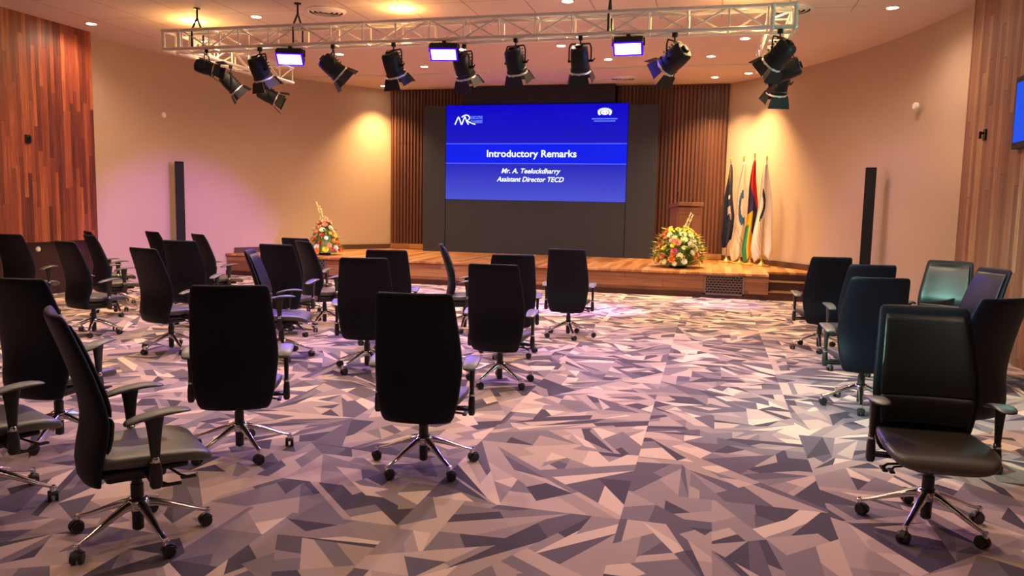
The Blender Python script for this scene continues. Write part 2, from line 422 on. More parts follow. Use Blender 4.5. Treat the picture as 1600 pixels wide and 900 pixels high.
def video_wall():
    X0, X1 = -7.05, -1.30
    t = empty('video_wall', (-4.2, 18.4, .48), 0, 'blue lit presentation screen set in a dark grey surround on the stage', 'screen')
    off = Vector((-4.2, 18.4, .48))
    def part(name, bm, mat, par=t):
        bmesh.ops.translate(bm, verts=bm.verts, vec=-off); return make(name, bm, mat, par)
    YF = 18.3
    sx0, sx1, sz0, sz1 = -6.46, -1.99, 1.79, 4.085
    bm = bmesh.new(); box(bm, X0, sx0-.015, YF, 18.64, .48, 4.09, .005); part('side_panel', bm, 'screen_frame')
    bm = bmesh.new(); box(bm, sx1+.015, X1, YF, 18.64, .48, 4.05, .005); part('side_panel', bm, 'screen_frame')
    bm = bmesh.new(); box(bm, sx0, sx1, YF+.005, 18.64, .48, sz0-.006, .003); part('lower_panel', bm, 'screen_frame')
    bm = bmesh.new(); box(bm, sx0-.015, sx1+.015, YF+.03, 18.65, .48, 4.08); part('core', bm, 'joint')
    bm = bmesh.new(); box(bm, sx0, sx1, YF-.004, YF+.028, sz0, sz1)
    d = part('display', bm, 'slide')
    # the slide gradient is read in object space: give the mesh its true height
    d.data.transform(Matrix.Translation(off)); d.location = -off
    def at(px, pz):   # fraction across and up the slide
        return sx0+(sx1-sx0)*px, sz0+(sz1-sz0)*pz
    yy = YF-.007
    def flat(name, rects, mat):
        bm = bmesh.new()
        for a, b_, c, e in rects:
            x0, z0 = at(a, c); x1, z1 = at(b_, e); box(bm, x0, x1, yy-.001, yy+.001, z0, z1)
        o = make(name, bm, mat, d); return o
    flat('title_band', [(0, 1, .388, .590)], 'band')
    bm = bmesh.new()
    for z in (.383, .590):
        x0, z0 = at(0, z); x1, z1 = at(1, z+.009); box(bm, x0, x1, yy-.003, yy-.0015, z0, z1)
    make('divider_lines', bm, 'line', d)
    def txt(s, cx, cz, hgt, mat, **k):
        x, z = at(cx, cz); return put_text(s, x, z, yy-.004, hgt, mat, d, **k)
    txt('Introductory Remarks', .485, .487, .235, 'white_text', width=2.22, bold=.004)
    txt('Mr. A. Teeluckdharry', .482, .308, .165, 'white_text', width=1.47, bold=.003, shear=.28)
    txt('Assistant Director TECD', .482, .220, .165, 'white_text', width=1.67, bold=.003, shear=.28)
    # brush-stroke NR mark
    bm = bmesh.new()
    def stroke(pts, wd):
        for (a, b_) in zip(pts, pts[1:]):
            a = Vector((a[0], 0, a[1])); b_ = Vector((b_[0], 0, b_[1])); dd = (b_-a).normalized(); n = Vector((-dd.z, 0, dd.x))*wd/2
            vs = [bm.verts.new(p) for p in (a-n-dd*wd*.3, b_-n+dd*wd*.3, b_+n+dd*wd*.3, a+n-dd*wd*.3)]; bm.faces.new(vs)
    # coordinates in the mark's own frame, 0..1 wide
    stroke([(0, 0), (.075, .17), (.10, .21), (.13, .17), (.19, 0), (.21, .0), (.29, .20), (.31, .21), (.36, .08), (.41, .0)], .034)
    stroke([(.21, .21), (.27, .25), (.34, .27), (.41, .25), (.45, .20), (.43, .14), (.36, .09)], .032)
    stroke([(.36, .09), (.45, .06), (.54, .02), (.62, -.0)], .030)
    x, z = at(.052, .800)
    for v in bm.verts: v.co = Vector((x+v.co.x*.83, yy-.004, z+v.co.z*.83))
    make('logo_strokes', bm, 'white_text', d)
    for s, fz in (('EXECUTIVE', .868), ('CHAMBERS', .825)):
        x, z = at(.175, fz); put_text(s, x, z, yy-.004, .10, 'pale_text', d, width=.31, bold=.003)
    # oval crest and two caption lines
    cx, cz = at(.878, .908)
    bm = bmesh.new(); n = 28
    def ring(rx, rz, rx2, rz2, a0=0, a1=360, dz=0):
        k = n; P1 = [];
        for i in range(k+1):
            a = R(a0+(a1-a0)*i/k); P1.append((bm.verts.new((cx+rx*math.cos(a), yy-.004, cz+dz+rz*math.sin(a))), bm.verts.new((cx+rx2*math.cos(a), yy-.004, cz+dz+rz2*math.sin(a)))))
        for a, b_ in zip(P1, P1[1:]): bm.faces.new((a[0], b_[0], b_[1], a[1]))
    ring(.165, .10, .115, .065, -40, 220); ring(.095, .055, .05, .02); ring(.03, .02, .001, .001)
    for a in range(20, 170, 15):
        a_ = R(a); tube(bm, (cx+.165*math.cos(a_), yy-.004, cz+.10*math.sin(a_)), (cx+.185*math.cos(a_), yy-.004, cz+.118*math.sin(a_)), .006, n=4)
    make('crest', bm, 'white_text', d)
    for (s, fz, wd) in (('MINISTRY OF EDUCATION', .845, .60), ('TERTIARY EDUCATION', .822, .50)):
        x, z = at(.878, fz)
        bm = bmesh.new()
        # blurred caption rule: fine broken strokes, no readable words in the photograph
        xx = x-wd/2; rr = random.Random(len(s))
        while xx < x+wd/2:
            l = rr.uniform(.012, .03); box(bm, xx, xx+l, yy-.004, yy-.003, z-.014, z+.014); xx += l+.006
        make('caption_strokes', bm, 'pale_text', d)
video_wall()
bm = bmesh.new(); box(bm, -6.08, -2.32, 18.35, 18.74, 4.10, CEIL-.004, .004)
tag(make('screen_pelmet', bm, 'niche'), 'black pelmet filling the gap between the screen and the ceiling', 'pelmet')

# ------------------------------------------------------------------ truss
def truss_run(x0, x1, y0, y1, label, group='aluminium lighting truss sections'):
    """box truss between two points, chords at z 3.92 and 4.19"""
    a = Vector((x0, y0, 0)); b_ = Vector((x1, y1, 0)); d = (b_-a); L = d.length; d.normalize(); n = Vector((-d.y, d.x, 0))
    t = empty('lighting_truss', (x0, y0, 3.92), 0, label, 'truss', group)
    o = a+Vector((0, 0, 3.92)); S = .27
    cor = [n*0, n*S, n*S+Vector((0, 0, S)), Vector((0, 0, S))]
    for c in cor:
        bm = bmesh.new(); tube(bm, c, c+d*L, .026, n=12); make('chord', bm, 'alu', t, smooth=True, sharp=50)
    k = max(2, round(L/.5)); st = L/k
    faces = [(cor[0], cor[3]), (cor[1], cor[2]), (cor[0], cor[1]), (cor[3], cor[2])]
    for fi, (p, q) in enumerate(faces):
        bm = bmesh.new()
        for i in range(k+1):
            s = min(max(i*st, .03), L-.03); tube(bm, p+d*s, q+d*s, .013, n=6)
            if i < k:
                e = min(max((i+1)*st, .03), L-.03)
                if (i+fi) % 2: tube(bm, p+d*s, q+d*e, .013, n=6)
                else: tube(bm, q+d*s, p+d*e, .013, n=6)
        make('bracing', bm, 'alu', t, smooth=True, sharp=50)
    return t
truss_run(-7.905, .60, 10.3, 10.3, 'long aluminium box truss hung across the hall nearest the camera')
truss_run(-7.9, -7.9, 10.63, 13.55, 'short aluminium truss running back from the left corner of the rig')
truss_run(.88, .88, 10.63, 13.5, 'short aluminium truss running back from the right corner of the rig')
def corner(x, y, label):
    t = empty('truss_corner', (x, y, 3.92), 0, label, 'truss corner', 'truss corner blocks')
    bm = bmesh.new(); s = .27
    P4 = [Vector((i*s, j*s, k*s)) for i in (0, 1) for j in (0, 1) for k in (0, 1)]
    for i, p in enumerate(P4):
        for q in P4[i+1:]:
            if abs((p-q).length-s) < 1e-4: tube(bm, p, q, .028, n=10)
        bmesh.ops.create_uvsphere(bm, u_segments=8, v_segments=6, radius=.036, matrix=Matrix.Translation(p))
    make('frame', bm, 'alu', t, smooth=True, sharp=50)
    bm = bmesh.new(); tube(bm, (0, 0, s), (s, s, s), .013, n=6); tube(bm, (0, s, s), (s, 0, s), .013, n=6)
    make('top_brace', bm, 'alu', t)
corner(-8.2, 10.3, 'cube corner block at the left end of the front truss')
corner(.62, 10.3, 'cube corner block at the right end of the front truss')
def hoist(x, y, label):
    t = empty('truss_hanger', (x, y, 4.19), 0, label, 'hanger', 'hangers between truss and ceiling')
    bm = bmesh.new()
    tube(bm, (0, 0, 0.20), (0, 0, CEIL-4.19-.01), .010, n=8)
    for k in range(6): bmesh.ops.create_uvsphere(bm, u_segments=6, v_segments=4, radius=.017, matrix=Matrix.Translation((0, 0, .21+.023*k)))
    make('chain', bm, 'lampblack', t)
    bm = bmesh.new()
    for s in (-1, 1):
        path_tube(bm, [(0, s*.135, -.27), (0, s*.135, 0), (0, 0, .20)], .014)
    make('sling', bm, 'lampblack', t)
    bm = bmesh.new(); lathe(bm, [(.05, CEIL-4.19-.03), (.05, CEIL-4.19-.013)], n=16); make('ceiling_plate', bm, 'lampblack', t)
hoist(-7.7, 10.435, 'black chain hanger by the left corner of the truss')
hoist(-6.0, 10.435, 'black chain hanger just right of the left blue wash light')
hoist(-1.42, 10.435, 'black chain hanger above the right blue wash light')

# ------------------------------------------------------------------ stage lamps
def fresnel_proto():
    t = bpy.data.objects.new('stage_spotlight', None); COL.objects.link(t)
    # origin at the truss chord; body pivot .36 below
    bm = bmesh.new()
    box(bm, -.03, .03, -.035, .035, -.07, .0, .008); tube(bm, (0, 0, -.05), (0, 0, -.12), .012)
    make('clamp', bm, 'lampblack', t)
    bm = bmesh.new()
    pts = [(-.185, 0, -.40), (-.185, 0, -.19), (-.16, 0, -.125), (.16, 0, -.125), (.185, 0, -.19), (.185, 0, -.40)]
    for a, b_ in zip(pts, pts[1:]):
        a = Vector(a); b_ = Vector(b_)
        tube(bm, a, b_, .013, n=6)
    tube(bm, (-.20, 0, -.40), (-.145, 0, -.40), .022); tube(bm, (.145, 0, -.40), (.22, 0, -.40), .022)
    tube(bm, (.22, 0, -.40), (.25, 0, -.36), .010)
    make('yoke', bm, 'lampblack', t)
    # head: beam axis is local +y before pitch; origin at pivot
    h = bpy.data.meshes.new('lamp_head'); bm = bmesh.new()
    rings = []
    prof = [(-.24, .07, .08), (-.235, .115, .12), (-.20, .135, .145), (-.05, .145, .155), (.10, .145, .15), (.11, .16, .16), (.15, .16, .16), (.16, .15, .15)]
    for y, a, b_ in prof:
        rings.append([(a*sup(2*math.pi*i/20, 3)[0], y, b_*sup(2*math.pi*i/20, 3)[1]) for i in range(20)])
    loft(bm, rings)
    for k in range(5): box(bm, -.11, .11, -.19+.055*k, -.175+.055*k, .145, .172, .004)
    box(bm, -.05, .05, -.27, -.23, -.05, .05, .01)
    head = make('lamp_head', bm, 'lampblack', t, smooth=True, sharp=35)
    bm = bmesh.new(); n = 20
    for i in range(n):
        a0, a1 = 2*math.pi*i/n, 2*math.pi*(i+1)/n
        q = []
        for a, r, y in ((a0, .165, .16), (a1, .165, .16), (a1, .175, .19), (a0, .175, .19)): q.append(bm.verts.new((r*math.cos(a), y, r*math.sin(a))))
        bm.faces.new(q)
    lathe2 = bmesh.new()
    make('front_ring', bm, 'alu_edge', head); lathe2.free()
    for k in range(4):
        bm = bmesh.new(); a = k*math.pi/2
        w0, w1, l = (.14, .19, .21) if k % 2 == 0 else (.11, .14, .17)
        vs = []
        for (x, y, z) in ((-w0, .185, .165), (w0, .185, .165), (w1, .185+l*.85, .165+l*.5), (-w1, .185+l*.85, .165+l*.5)):
            vs.append(Vector((x, y, z-.04*(y > .2))))
        q = Matrix.Rotation(a, 3, 'Y'); vs = [q @ v for v in vs]; nn = (vs[1]-vs[0]).cross(vs[3]-vs[0]).normalized()*.004
        A = [bm.verts.new(v-nn) for v in vs]; B = [bm.verts.new(v+nn) for v in vs]
        bm.faces.new(A[::-1]); bm.faces.new(B)
        for i in range(4): bm.faces.new((A[i], A[(i+1) % 4], B[(i+1) % 4], B[i]))
        make('barn_door', bm, 'lampblack', head)
    return t, head
def copy_tree(o, parent=None):
    c = o.copy(); COL.objects.link(c); c.parent = parent
    for ch in [x for x in o.children]: copy_tree(ch, c)
    return c
SPOTS = [ # x, y, yaw, pitch, scale, label
 (-7.45, 10.3, 70, -15, .85, 'small black stage spotlight at the left end of the front truss, aimed right'),
 (-6.55, 10.3, 22, -62, 1.0, 'black stage spotlight on the front truss left of the first blue wash light'),
 (-5.37, 10.3, 55, -40, 1.0, 'black stage spotlight aimed right, alone between the first blue light and slatted wall'),
 (-4.43, 10.3, 18, -62, 1.0, 'black stage spotlight hanging over the left slatted wall panel'),
 (-3.48, 10.57, 20, -62, 1.0, 'black stage spotlight directly under and right of the middle blue wash light'),
 (-2.66, 10.3, 14, -62, 1.0, 'black stage spotlight above the centre of the screen'),
 (-1.78, 10.3, 2, -62, 1.0, 'black stage spotlight pointing straight down-stage just left of the right blue light'),
 (-.56, 10.3, -55, -32, 1.05, 'black stage spotlight turned left, right of the right blue wash light'),
 (.72, 10.3, -50, -42, 1.0, 'uppermost black stage spotlight under the right truss corner'),
 (-7.9, 11.55, 50, -45, .95, 'black stage spotlight on left side truss, its left hand one'),
 (-7.9, 12.7, 62, -25, 1.05, 'black stage spotlight on left side truss with brightly lit barn doors'),
 (.88, 11.3, -78, -19, 1.05, 'middle spotlight of the cluster below the right side truss'),
 (.88, 12.3, -20, -62, 1.1, 'lowest and farthest spotlight of the right side truss cluster'),
]
BEAM = {0: (260, (.62, .30, 1), 26), 11: (1500, (.42, .14, 1), 32)}  # violet beams added to two lamps for the purple light on the side walls
proto, phead = fresnel_proto()
for i, (x, y, yw, pt, s, lab) in enumerate(SPOTS):
    o = proto if i == 0 else copy_tree(proto)
    drop = .12 if i in (11,) else (.22 if i == 12 else 0)
    o.location = (x, y, 3.895); o.rotation_euler = (0, 0, R(-yw)); o.scale = (s*.80,)*3
    tag(o, lab, 'spotlight', 'black stage spotlights on the truss')
    hd = [c for c in o.children if c.name.startswith('lamp_head')][0]
    hd.location = (0, 0, -.40); hd.rotation_euler = (R(pt), 0, 0)
    if i in BEAM:
        e, c, sz = BEAM[i]
        ld = bpy.data.lights.new('beam', 'SPOT'); ld.energy = e; ld.color = c; ld.spot_size = R(sz); ld.spot_blend = .5; ld.shadow_soft_size = .06
        lo = bpy.data.objects.new('added_violet_beam', ld); COL.objects.link(lo); lo.parent = hd; lo.location = (0, .2, 0); lo.rotation_euler = (R(90), 0, 0)
LEDS = [(-6.05, 18, 'left blue wash light on the front truss'), (-3.68, 10, 'middle blue wash light on the front truss'), (-1.15, 0, 'right blue wash light on the front truss')]
for i, (x, yw, lab) in enumerate(LEDS):
    t = empty('led_wash_light', (x, 10.3, 3.895), R(yw), 'glowing '+lab, 'wash light', 'blue wash lights')
    bm = bmesh.new(); box(bm, -.03, .03, -.03, .03, -.06, .0, .006); make('clamp', bm, 'lampblack', t)
    bm = bmesh.new(); path_tube(bm, [(-.24, 0, -.17), (-.24, 0, -.06), (.24, 0, -.06), (.24, 0, -.17)], .012); make('yoke', bm, 'lampblack', t)
    mx = Matrix.Translation((0, 0, -.17)) @ Matrix.Rotation(R(48), 4, 'X')
    bm = bmesh.new(); box(bm, -.225, .225, -.07, .08, -.125, .125, .02, 3, mx=mx)
    for k in range(7): box(bm, -.2+.06*k, -.19+.06*k, .08, .11, -.1, .1, mx=mx)
    b = make('housing', bm, 'lampblack', t); t.scale = (.86, .86, .86)
    bm = bmesh.new(); box(bm, -.195, .195, -.078, -.068, -.095, .095, .004, mx=mx); make('lens', bm, 'blue_glow', b)
    bm = bmesh.new()
    for a in ((-.222, .222, .097, .122), (-.222, .222, -.122, -.097), (-.222, -.197, -.097, .097), (.197, .222, -.097, .097)): box(bm, a[0], a[1], -.076, -.066, a[2], a[3], .003, mx=mx)
    make('added_halo_ring', bm, 'halo_ring', b)  # added glowing ring for the blue halo round the lens
    ld = bpy.data.lights.new('wash_light', 'AREA'); ld.shape = 'RECTANGLE'; ld.size = .38; ld.size_y = .18; ld.energy = BLUE; ld.color = (.16, .07, 1); ld.spread = R(120)
    lo = bpy.data.objects.new('wash_lamp', ld); COL.objects.link(lo); lo.parent = t
    lo.matrix_local = mx @ Matrix.Translation((0, -.085, 0)) @ Matrix.Rotation(R(-90), 4, 'X')

# ------------------------------------------------------------------ ceiling fittings
def downlight(x, y, z, label, energy, color, size=.075, angle=150, blend=1.0, group='recessed downlights'):
    t = empty('downlight', (x, y, z), 0, label, 'downlight', group)
    bm = bmesh.new(); n = 24; ro, ri = size+.022, size
    A = []
    for i in range(n):
        a = 2*math.pi*i/n; c, s = math.cos(a), math.sin(a)
        A.append([bm.verts.new((r*c, r*s, zz)) for r, zz in ((ro, 0), (ro, -.008), (ri, -.012), (ri, -.002))])
    for i in range(n):
        for k in range(4): bm.faces.new((A[i][k], A[(i+1) % n][k], A[(i+1) % n][(k+1) % 4], A[i][(k+1) % 4]))
    make('trim_ring', bm, 'white_plastic', t, smooth=True, sharp=30)
    bm = bmesh.new(); lathe(bm, [(ri-.002, -.003), (ri-.004, -.007)], n=24); make('lens', bm, 'warm_glow', t)
    if energy:
        ld = bpy.data.lights.new('down', 'SPOT'); ld.energy = energy; ld.color = color; ld.spot_size = R(angle); ld.spot_blend = blend; ld.shadow_soft_size = size
        lo = bpy.data.objects.new('lamp', ld); COL.objects.link(lo); lo.parent = t; lo.location = (0, 0, -.03)
ZT = CEIL-.012
FIT = [ # x, y, label
 (-10.2, 11.05, 'leftmost ceiling downlight, above the end of the plank wall', 'n'),
 (-8.33, 11.16, 'ceiling downlight glowing above the left truss corner', 'w'),
 (-7.08, 11.05, 'ceiling downlight right of the one over the truss corner', 'n'),
 (-4.61, 11.02, 'ceiling downlight at the top edge, above the middle blue light', 'w'),
 (-2.1, 11.0, 'ceiling downlight hidden above the front truss over the screen', 'n'),
 (.3, 11.0, 'ceiling downlight above the right end of the front truss', 'w'),
 (-7.21, 14.11, 'ceiling downlight just below the truss behind the left hanger', 'n'),
 (-4.67, 14.03, 'ceiling downlight just below truss, right of middle blue light', 'n'),
 (-2.77, 14.0, 'ceiling downlight below the truss between the two central spotlights', 'n'),
 (.41, 13.9, 'ceiling downlight below the truss near its right corner', 'n'),
 (-7.89, 15.58, 'ceiling downlight above the right-aimed spotlight', 'F'),
 (-6.02, 15.63, 'ceiling downlight left of the middle blue wash light', 'n'),
 (-2.1, 15.39, 'ceiling downlight left of the right blue wash light', 'n'),
 (-.15, 15.38, 'bright ceiling downlight between right blue light and corner cluster', 'F'),
 (-8.0, 18.0, 'ceiling downlight beside the top of the left slatted panel', 'L'),
 (-.07, 17.77, 'ceiling downlight in front of the right slatted panel', 'L2'),
 (2.34, 12.19, 'ceiling downlight at the top edge near the right curved wall', 'n'),
]
for x, y, lab, k in FIT:
    z = ZT if (-9.9 < x < 2.0 and y < 12.3) else CEIL
    if k == 'L': downlight(x, y, z, lab, WASH, (1, .60, .22), angle=100)
    elif k == 'L2': downlight(x, y, z, lab, WASH*1.0, (1, .60, .26), angle=110)
    elif k == 'F': downlight(x, y, z, lab, 330, (1, .78, .45), angle=75)
    else:
        downlight(x, y, z, lab, DOWN*(1.5 if y > 13 else 1)*(2.2 if k == 'w' else 1), WARM if k == 'w' else SOFT, angle=158)
        if k == 'w':   # added point light for the warm glow on the ceiling
            ld = bpy.data.lights.new('halo', 'POINT'); ld.energy = 17; ld.color = (1, .50, .12); ld.shadow_soft_size = .03
            lo = bpy.data.objects.new('added_halo_light', ld); COL.objects.link(lo); lo.location = (x, y, z-.09)
# wall washer over the flags
downlight(.62, 17.35, CEIL, 'ceiling downlight hidden behind the right truss cluster, over the flags', WASH, (1, .60, .22), angle=90)
for y, k in ((7.6, 2.2), (4.2, .42), (.8, .12), (-2.4, .12)):
    for x in (-8.9, -6.4, -3.9, -1.4, 1.1):
        downlight(x, y, ZT, 'ceiling downlight of the seating area outside the picture', DOWN*k, SOFT, angle=158, group='downlights over the seating area')

# unseen spotlight added for the teal light on the right hand chairs
t = empty('added_teal_spot', (-5.0, .6, ZT), 0, 'added teal ceiling spotlight outside the picture, aimed at the right chairs', 'spotlight')
bm = bmesh.new(); tube(bm, (0, 0, 0), (0, 0, -.06), .03); make('stem', bm, 'lampblack', t)
aim = Vector((2.5, 7.6, .6))-Vector((-5.0, .6, ZT-.12)); aq = aim.to_track_quat('-Z', 'Y')
bm = bmesh.new(); lathe(bm, [(.05, .08), (.07, .06), (.07, -.10), (.055, -.10), (.05, -.06)], n=20); h = make('head', bm, 'lampblack', t, smooth=True, sharp=40, loc=(0, 0, -.12)); h.rotation_mode = 'QUATERNION'; h.rotation_quaternion = aq
ld = bpy.data.lights.new('cool_beam', 'SPOT'); ld.energy = 2200; ld.color = (.45, 1, .86); ld.spot_size = R(26); ld.spot_blend = .8; ld.shadow_soft_size = .05
lo = bpy.data.objects.new('added_teal_lamp', ld); COL.objects.link(lo); lo.parent = h; lo.location = (0, 0, -.12)

def round_diffuser(x, y, z, label):
    t = empty('air_diffuser', (x, y, z), 0, label, 'air vent', 'round ceiling air diffusers')
    bm = bmesh.new()
    for r in (.30, .23, .16, .09):
        n = 28; A = []
        for i in range(n):
            a = 2*math.pi*i/n; c, s = math.cos(a), math.sin(a)
            A.append([bm.verts.new((q*c, q*s, zz)) for q, zz in ((r, -.002), (r, -.012), (r-.045, -.035), (r-.05, -.030))])
        for i in range(n):
            for k in range(4): bm.faces.new((A[i][k], A[(i+1) % n][k], A[(i+1) % n][(k+1) % 4], A[i][(k+1) % 4]))
    make('rings', bm, 'white_plastic', t, smooth=True, sharp=30)
    bm = bmesh.new(); lathe(bm, [(.28, -.001), (.28, -.004)], n=28); make('throat', bm, 'joint', t)
round_diffuser(-5.8, 10.92, ZT, 'round air diffuser in the ceiling above the left part of the truss')
round_diffuser(.98, 12.0, ZT, 'round air diffuser in the ceiling behind the right truss corner')
round_diffuser(-2.05, 17.6, CEIL, 'round air diffuser in the ceiling in front of the screen')
for x0, x1, y, lab in ((-9.26, -4.85, 16.5, 'long slot air vent in the ceiling left of the middle'), (-3.35, 1.56, 16.3, 'long slot air vent in the ceiling right of the middle')):
    t = empty('slot_vent', (x0, y, CEIL), 0, lab, 'air vent', 'linear ceiling slot vents')
    bm = bmesh.new(); L = x1-x0; box(bm, 0, L, -.06, -.045, -.012, 0); box(bm, 0, L, .045, .06, -.012, 0); box(bm, 0, L, -.006, .006, -.010, 0)
    box(bm, 0, .015, -.045, .045, -.012, 0); box(bm, L-.015, L, -.045, .045, -.012, 0); make('frame', bm, 'white_plastic', t)
    bm = bmesh.new(); box(bm, .015, L-.015, -.045, .045, -.003, 0); make('slot', bm, 'joint', t)

# ------------------------------------------------------------------ wall fittings
def column_speaker(x, y, rz, label):
    t = empty('column_speaker', (x, y, 0), rz, label, 'speaker', 'slim black column speakers')
    bm = bmesh.new(); box(bm, -.17, .17, -.17, .17, 0, .02, .006); make('base_plate', bm, 'speaker', t)
    bm = bmesh.new(); box(bm, -.085, .085, -.05, .06, .02, 2.42, .008); make('cabinet', bm, 'speaker', t)
    bm = bmesh.new(); box(bm, -.075, .075, -.058, -.050, .06, 2.39, .002); make('front_grille', bm, 'lampblack', t)
column_speaker(-10.58, 13.66, R(35), 'tall slim black column speaker against the left curved wall')
column_speaker(2.58, 14.25, R(-8), 'tall slim black column speaker against the right curved wall')
def socket_plate(x, y, z, ang, n, label):
    t = empty('socket_strip', (x, y, z), ang, label, 'socket')
    bm = bmesh.new(); box(bm, -.075*n, .075*n, -.012, .0, -.05, .05, .003); make('plate', bm, 'white_plastic', t)
    for k in range(n):
        bm = bmesh.new(); cx = -.075*n+.075+.15*k; box(bm, cx-.055, cx+.055, -.018, -.012, -.036, .036, .003); make('socket', bm, 'white_plastic', t)
socket_plate(-9.80, 16.72, 1.0, R(63.5), 4, 'pale strip of wall sockets on left wall beside the flowers')
socket_plate(1.85, 16.68, .96, R(-63.5), 3, 'pale strip of wall sockets on right wall beyond the flags')
for x, y, z, a, lab in ((-10.84, 13.54, 3.34, R(80), 'small pale round sensor high on the left curved wall'), (3.02, 13.43, 3.33, R(-72), 'small pale round sensor high on the right curved wall')):
    bm = bmesh.new(); lathe(bm, [(.06, -.01), (.06, .02), (.045, .04), (.01, .045)], n=20)
    bmesh.ops.transform(bm, matrix=Matrix.Rotation(R(90), 4, 'X'), verts=bm.verts)
    o = make('wall_sensor', bm, 'white_plastic', smooth=True, sharp=40, loc=(x, y, z), rz=a); tag(o, lab, 'sensor')
for x, y, z, s, lab in ((-10.75, 10.22, 2.57, 1, 'small black bracket on the left plank wall'), (3.32, 11.09, 2.67, -1, 'small black bracket on the right plank wall')):
    t = empty('wall_bracket', (x, y, z), 0, lab, 'bracket')
    bm = bmesh.new(); box(bm, 0, s*.02, -.05, .05, -.07, .07, .004) if s > 0 else box(bm, -.02, 0, -.05, .05, -.07, .07, .004); make('plate', bm, 'lampblack', t)
    bm = bmesh.new(); tube(bm, (s*.015, 0, .02), (s*.06, 0, .02), .015); tube(bm, (s*.06, 0, .04), (s*.06, 0, -.05), .018); make('arm', bm, 'lampblack', t)
bm = bmesh.new(); lathe(bm, [(.045, 0), (.045, .02), (.03, .035)], n=20); bmesh.ops.transform(bm, matrix=Matrix.Rotation(R(90), 4, 'Y'), verts=bm.verts)
tag(make('wall_button', bm, 'white_plastic', loc=(-10.85, 10.41, .78), smooth=True, sharp=40), 'small white round button on the dark lower part of the left wall', 'button')
# screen hung on the right plank wall, only its edge in the picture
t = empty('wall_monitor', (3.32, 8.92, 2.85), 0, 'blue lit monitor hung on right plank wall at the edge of the picture', 'monitor')
bm = bmesh.new(); box(bm, -.07, 0, -1.05, 1.05, -.45, .35, .008); make('frame', bm, 'lampblack', t)
bm = bmesh.new(); box(bm, -.075, -.069, -1.0, 1.0, -.38, .28); M_['monitor'] = emit('monitor_picture', (.0, .05, .5), .6); make('display', bm, 'monitor', t)
ld = bpy.data.lights.new('monitor_light', 'AREA'); ld.shape = 'RECTANGLE'; ld.size = 1.9; ld.size_y = .6; ld.energy = 18; ld.color = (.25, .95, .85)
lo = bpy.data.objects.new('monitor_light', ld); COL.objects.link(lo); lo.parent = t; lo.location = (-.09, 0, -.05); lo.rotation_euler = (R(90), 0, R(90))

# ------------------------------------------------------------------ flags
def flag(x, y, top, colours, label, seed, wid, low, marks=None):
    t = empty('flag', (x, y, .481), 0, label, 'flag', 'flags on brass poles')
    H = top-.48
    bm = bmesh.new(); lathe(bm, [(.16, 0), (.16, .015), (.10, .035), (.05, .06), (.022, .12), (.018, .16)], n=20)
    for k in range(4):
        a = k*math.pi/2+.4; tube(bm, (.10*math.cos(a), .10*math.sin(a), .02), (.17*math.cos(a), .17*math.sin(a), .012), .02, .014, 8)
    make('pole_base', bm, 'brass', t, smooth=True, sharp=40)
    bm = bmesh.new(); tube(bm, (0, 0, .05), (0, 0, H-.10), .014, n=10); make('pole', bm, 'brass', t, smooth=True, sharp=50)
    bm = bmesh.new(); lathe(bm, [(.012, H-.12), (.028, H-.10), (.012, H-.085), (.024, H-.06), (.002, H)], n=10); make('finial', bm, 'brass', t, smooth=True)
    rnd = random.Random(seed); bm = bmesh.new(); nz, nx = 44, 40
    z1 = H-.17; V = []
    for i in range(nz+1):
        f = i/nz; z = z1-(z1-low)*f
        wd = wid*(.10+.90*f**.75)*(1-.35*max(0, f-.88)/.12)
        row = []
        for j in range(nx+1):
            s = j/nx
            xx = -wd*.62+wd*1.24*s + .015*math.sin(9*f+seed)
            yy = -.02-.045*(.25+f)*math.sin(s*math.pi*3.2+seed+1.3*f)
            zz = z - .10*f*math.sin(s*math.pi*1.3+.6*seed)*(f > .0)
            row.append(bm.verts.new((xx, yy, zz)))
        V.append(row)
    for i in range(nz):
        for j in range(nx):
            fc = bm.faces.new((V[i][j], V[i][j+1], V[i+1][j+1], V[i+1][j])); fc.material_index = colours[1](j/nx, i/nz)
    fl = make('flag_cloth', bm, colours[0], t, smooth=True)
    md = fl.modifiers.new('thick', 'SOLIDIFY'); md.thickness = .004
    return t
M_['navy'] = plain('navy_cloth', (.012, .018, .06), .7); M_['fwhite'] = plain('white_cloth', (.72, .66, .58), .75)
M_['fred'] = plain('red_cloth', (.55, .02, .02), .7); M_['fblue'] = plain('dark_blue_cloth', (.03, .03, .12), .7)
M_['fyellow'] = plain('yellow_cloth', (.75, .45, .02), .7); M_['fgreen'] = plain('green_cloth', (.03, .25, .08), .7)
M_['fsky'] = plain('blue_cloth', (.03, .12, .30), .7); M_['fgrey'] = plain('grey_cloth', (.45, .42, .40), .7); M_['fink'] = plain('ink_cloth', (.02, .02, .05), .7)
def c_navy(s, f):
    if .38 < f < .42 and .5 < s < .7: return 1
    if .52 < f < .60 and .42 < s < .70 and int(s*40+f*60) % 3: return 1
    if (s-.68)**2*.5+(f-.645)**2 < .0016 and (s-.68)**2*.5+(f-.645)**2 > .0004: return 1
    return 0
def c_arc(s, f):
    r = math.hypot((s-.62)*1.0, (f-.47)*1.9)
    if .20 < r < .36 and s < .66: return 1
    if abs((s-.15)-(f-.62)*2.0) < .035 and f > .6: return 2
    if abs((s-.02)-(f-.62)*2.0) < .03 and f > .62: return 2
    return 0
def c_maur(s, f):
    k = (1-s)*.62+f*1.0
    return 0 if k < .62 else 1 if k < .98 else 2 if k < 1.22 else 3
def c_maur2(s, f):
    k = f+.38*(1-s)-.1
    if s < .28 and f > .62: return 3
    if s < .5 and f > .5: return 2
    return 0 if k < .44 else 1 if k < .82 else 2
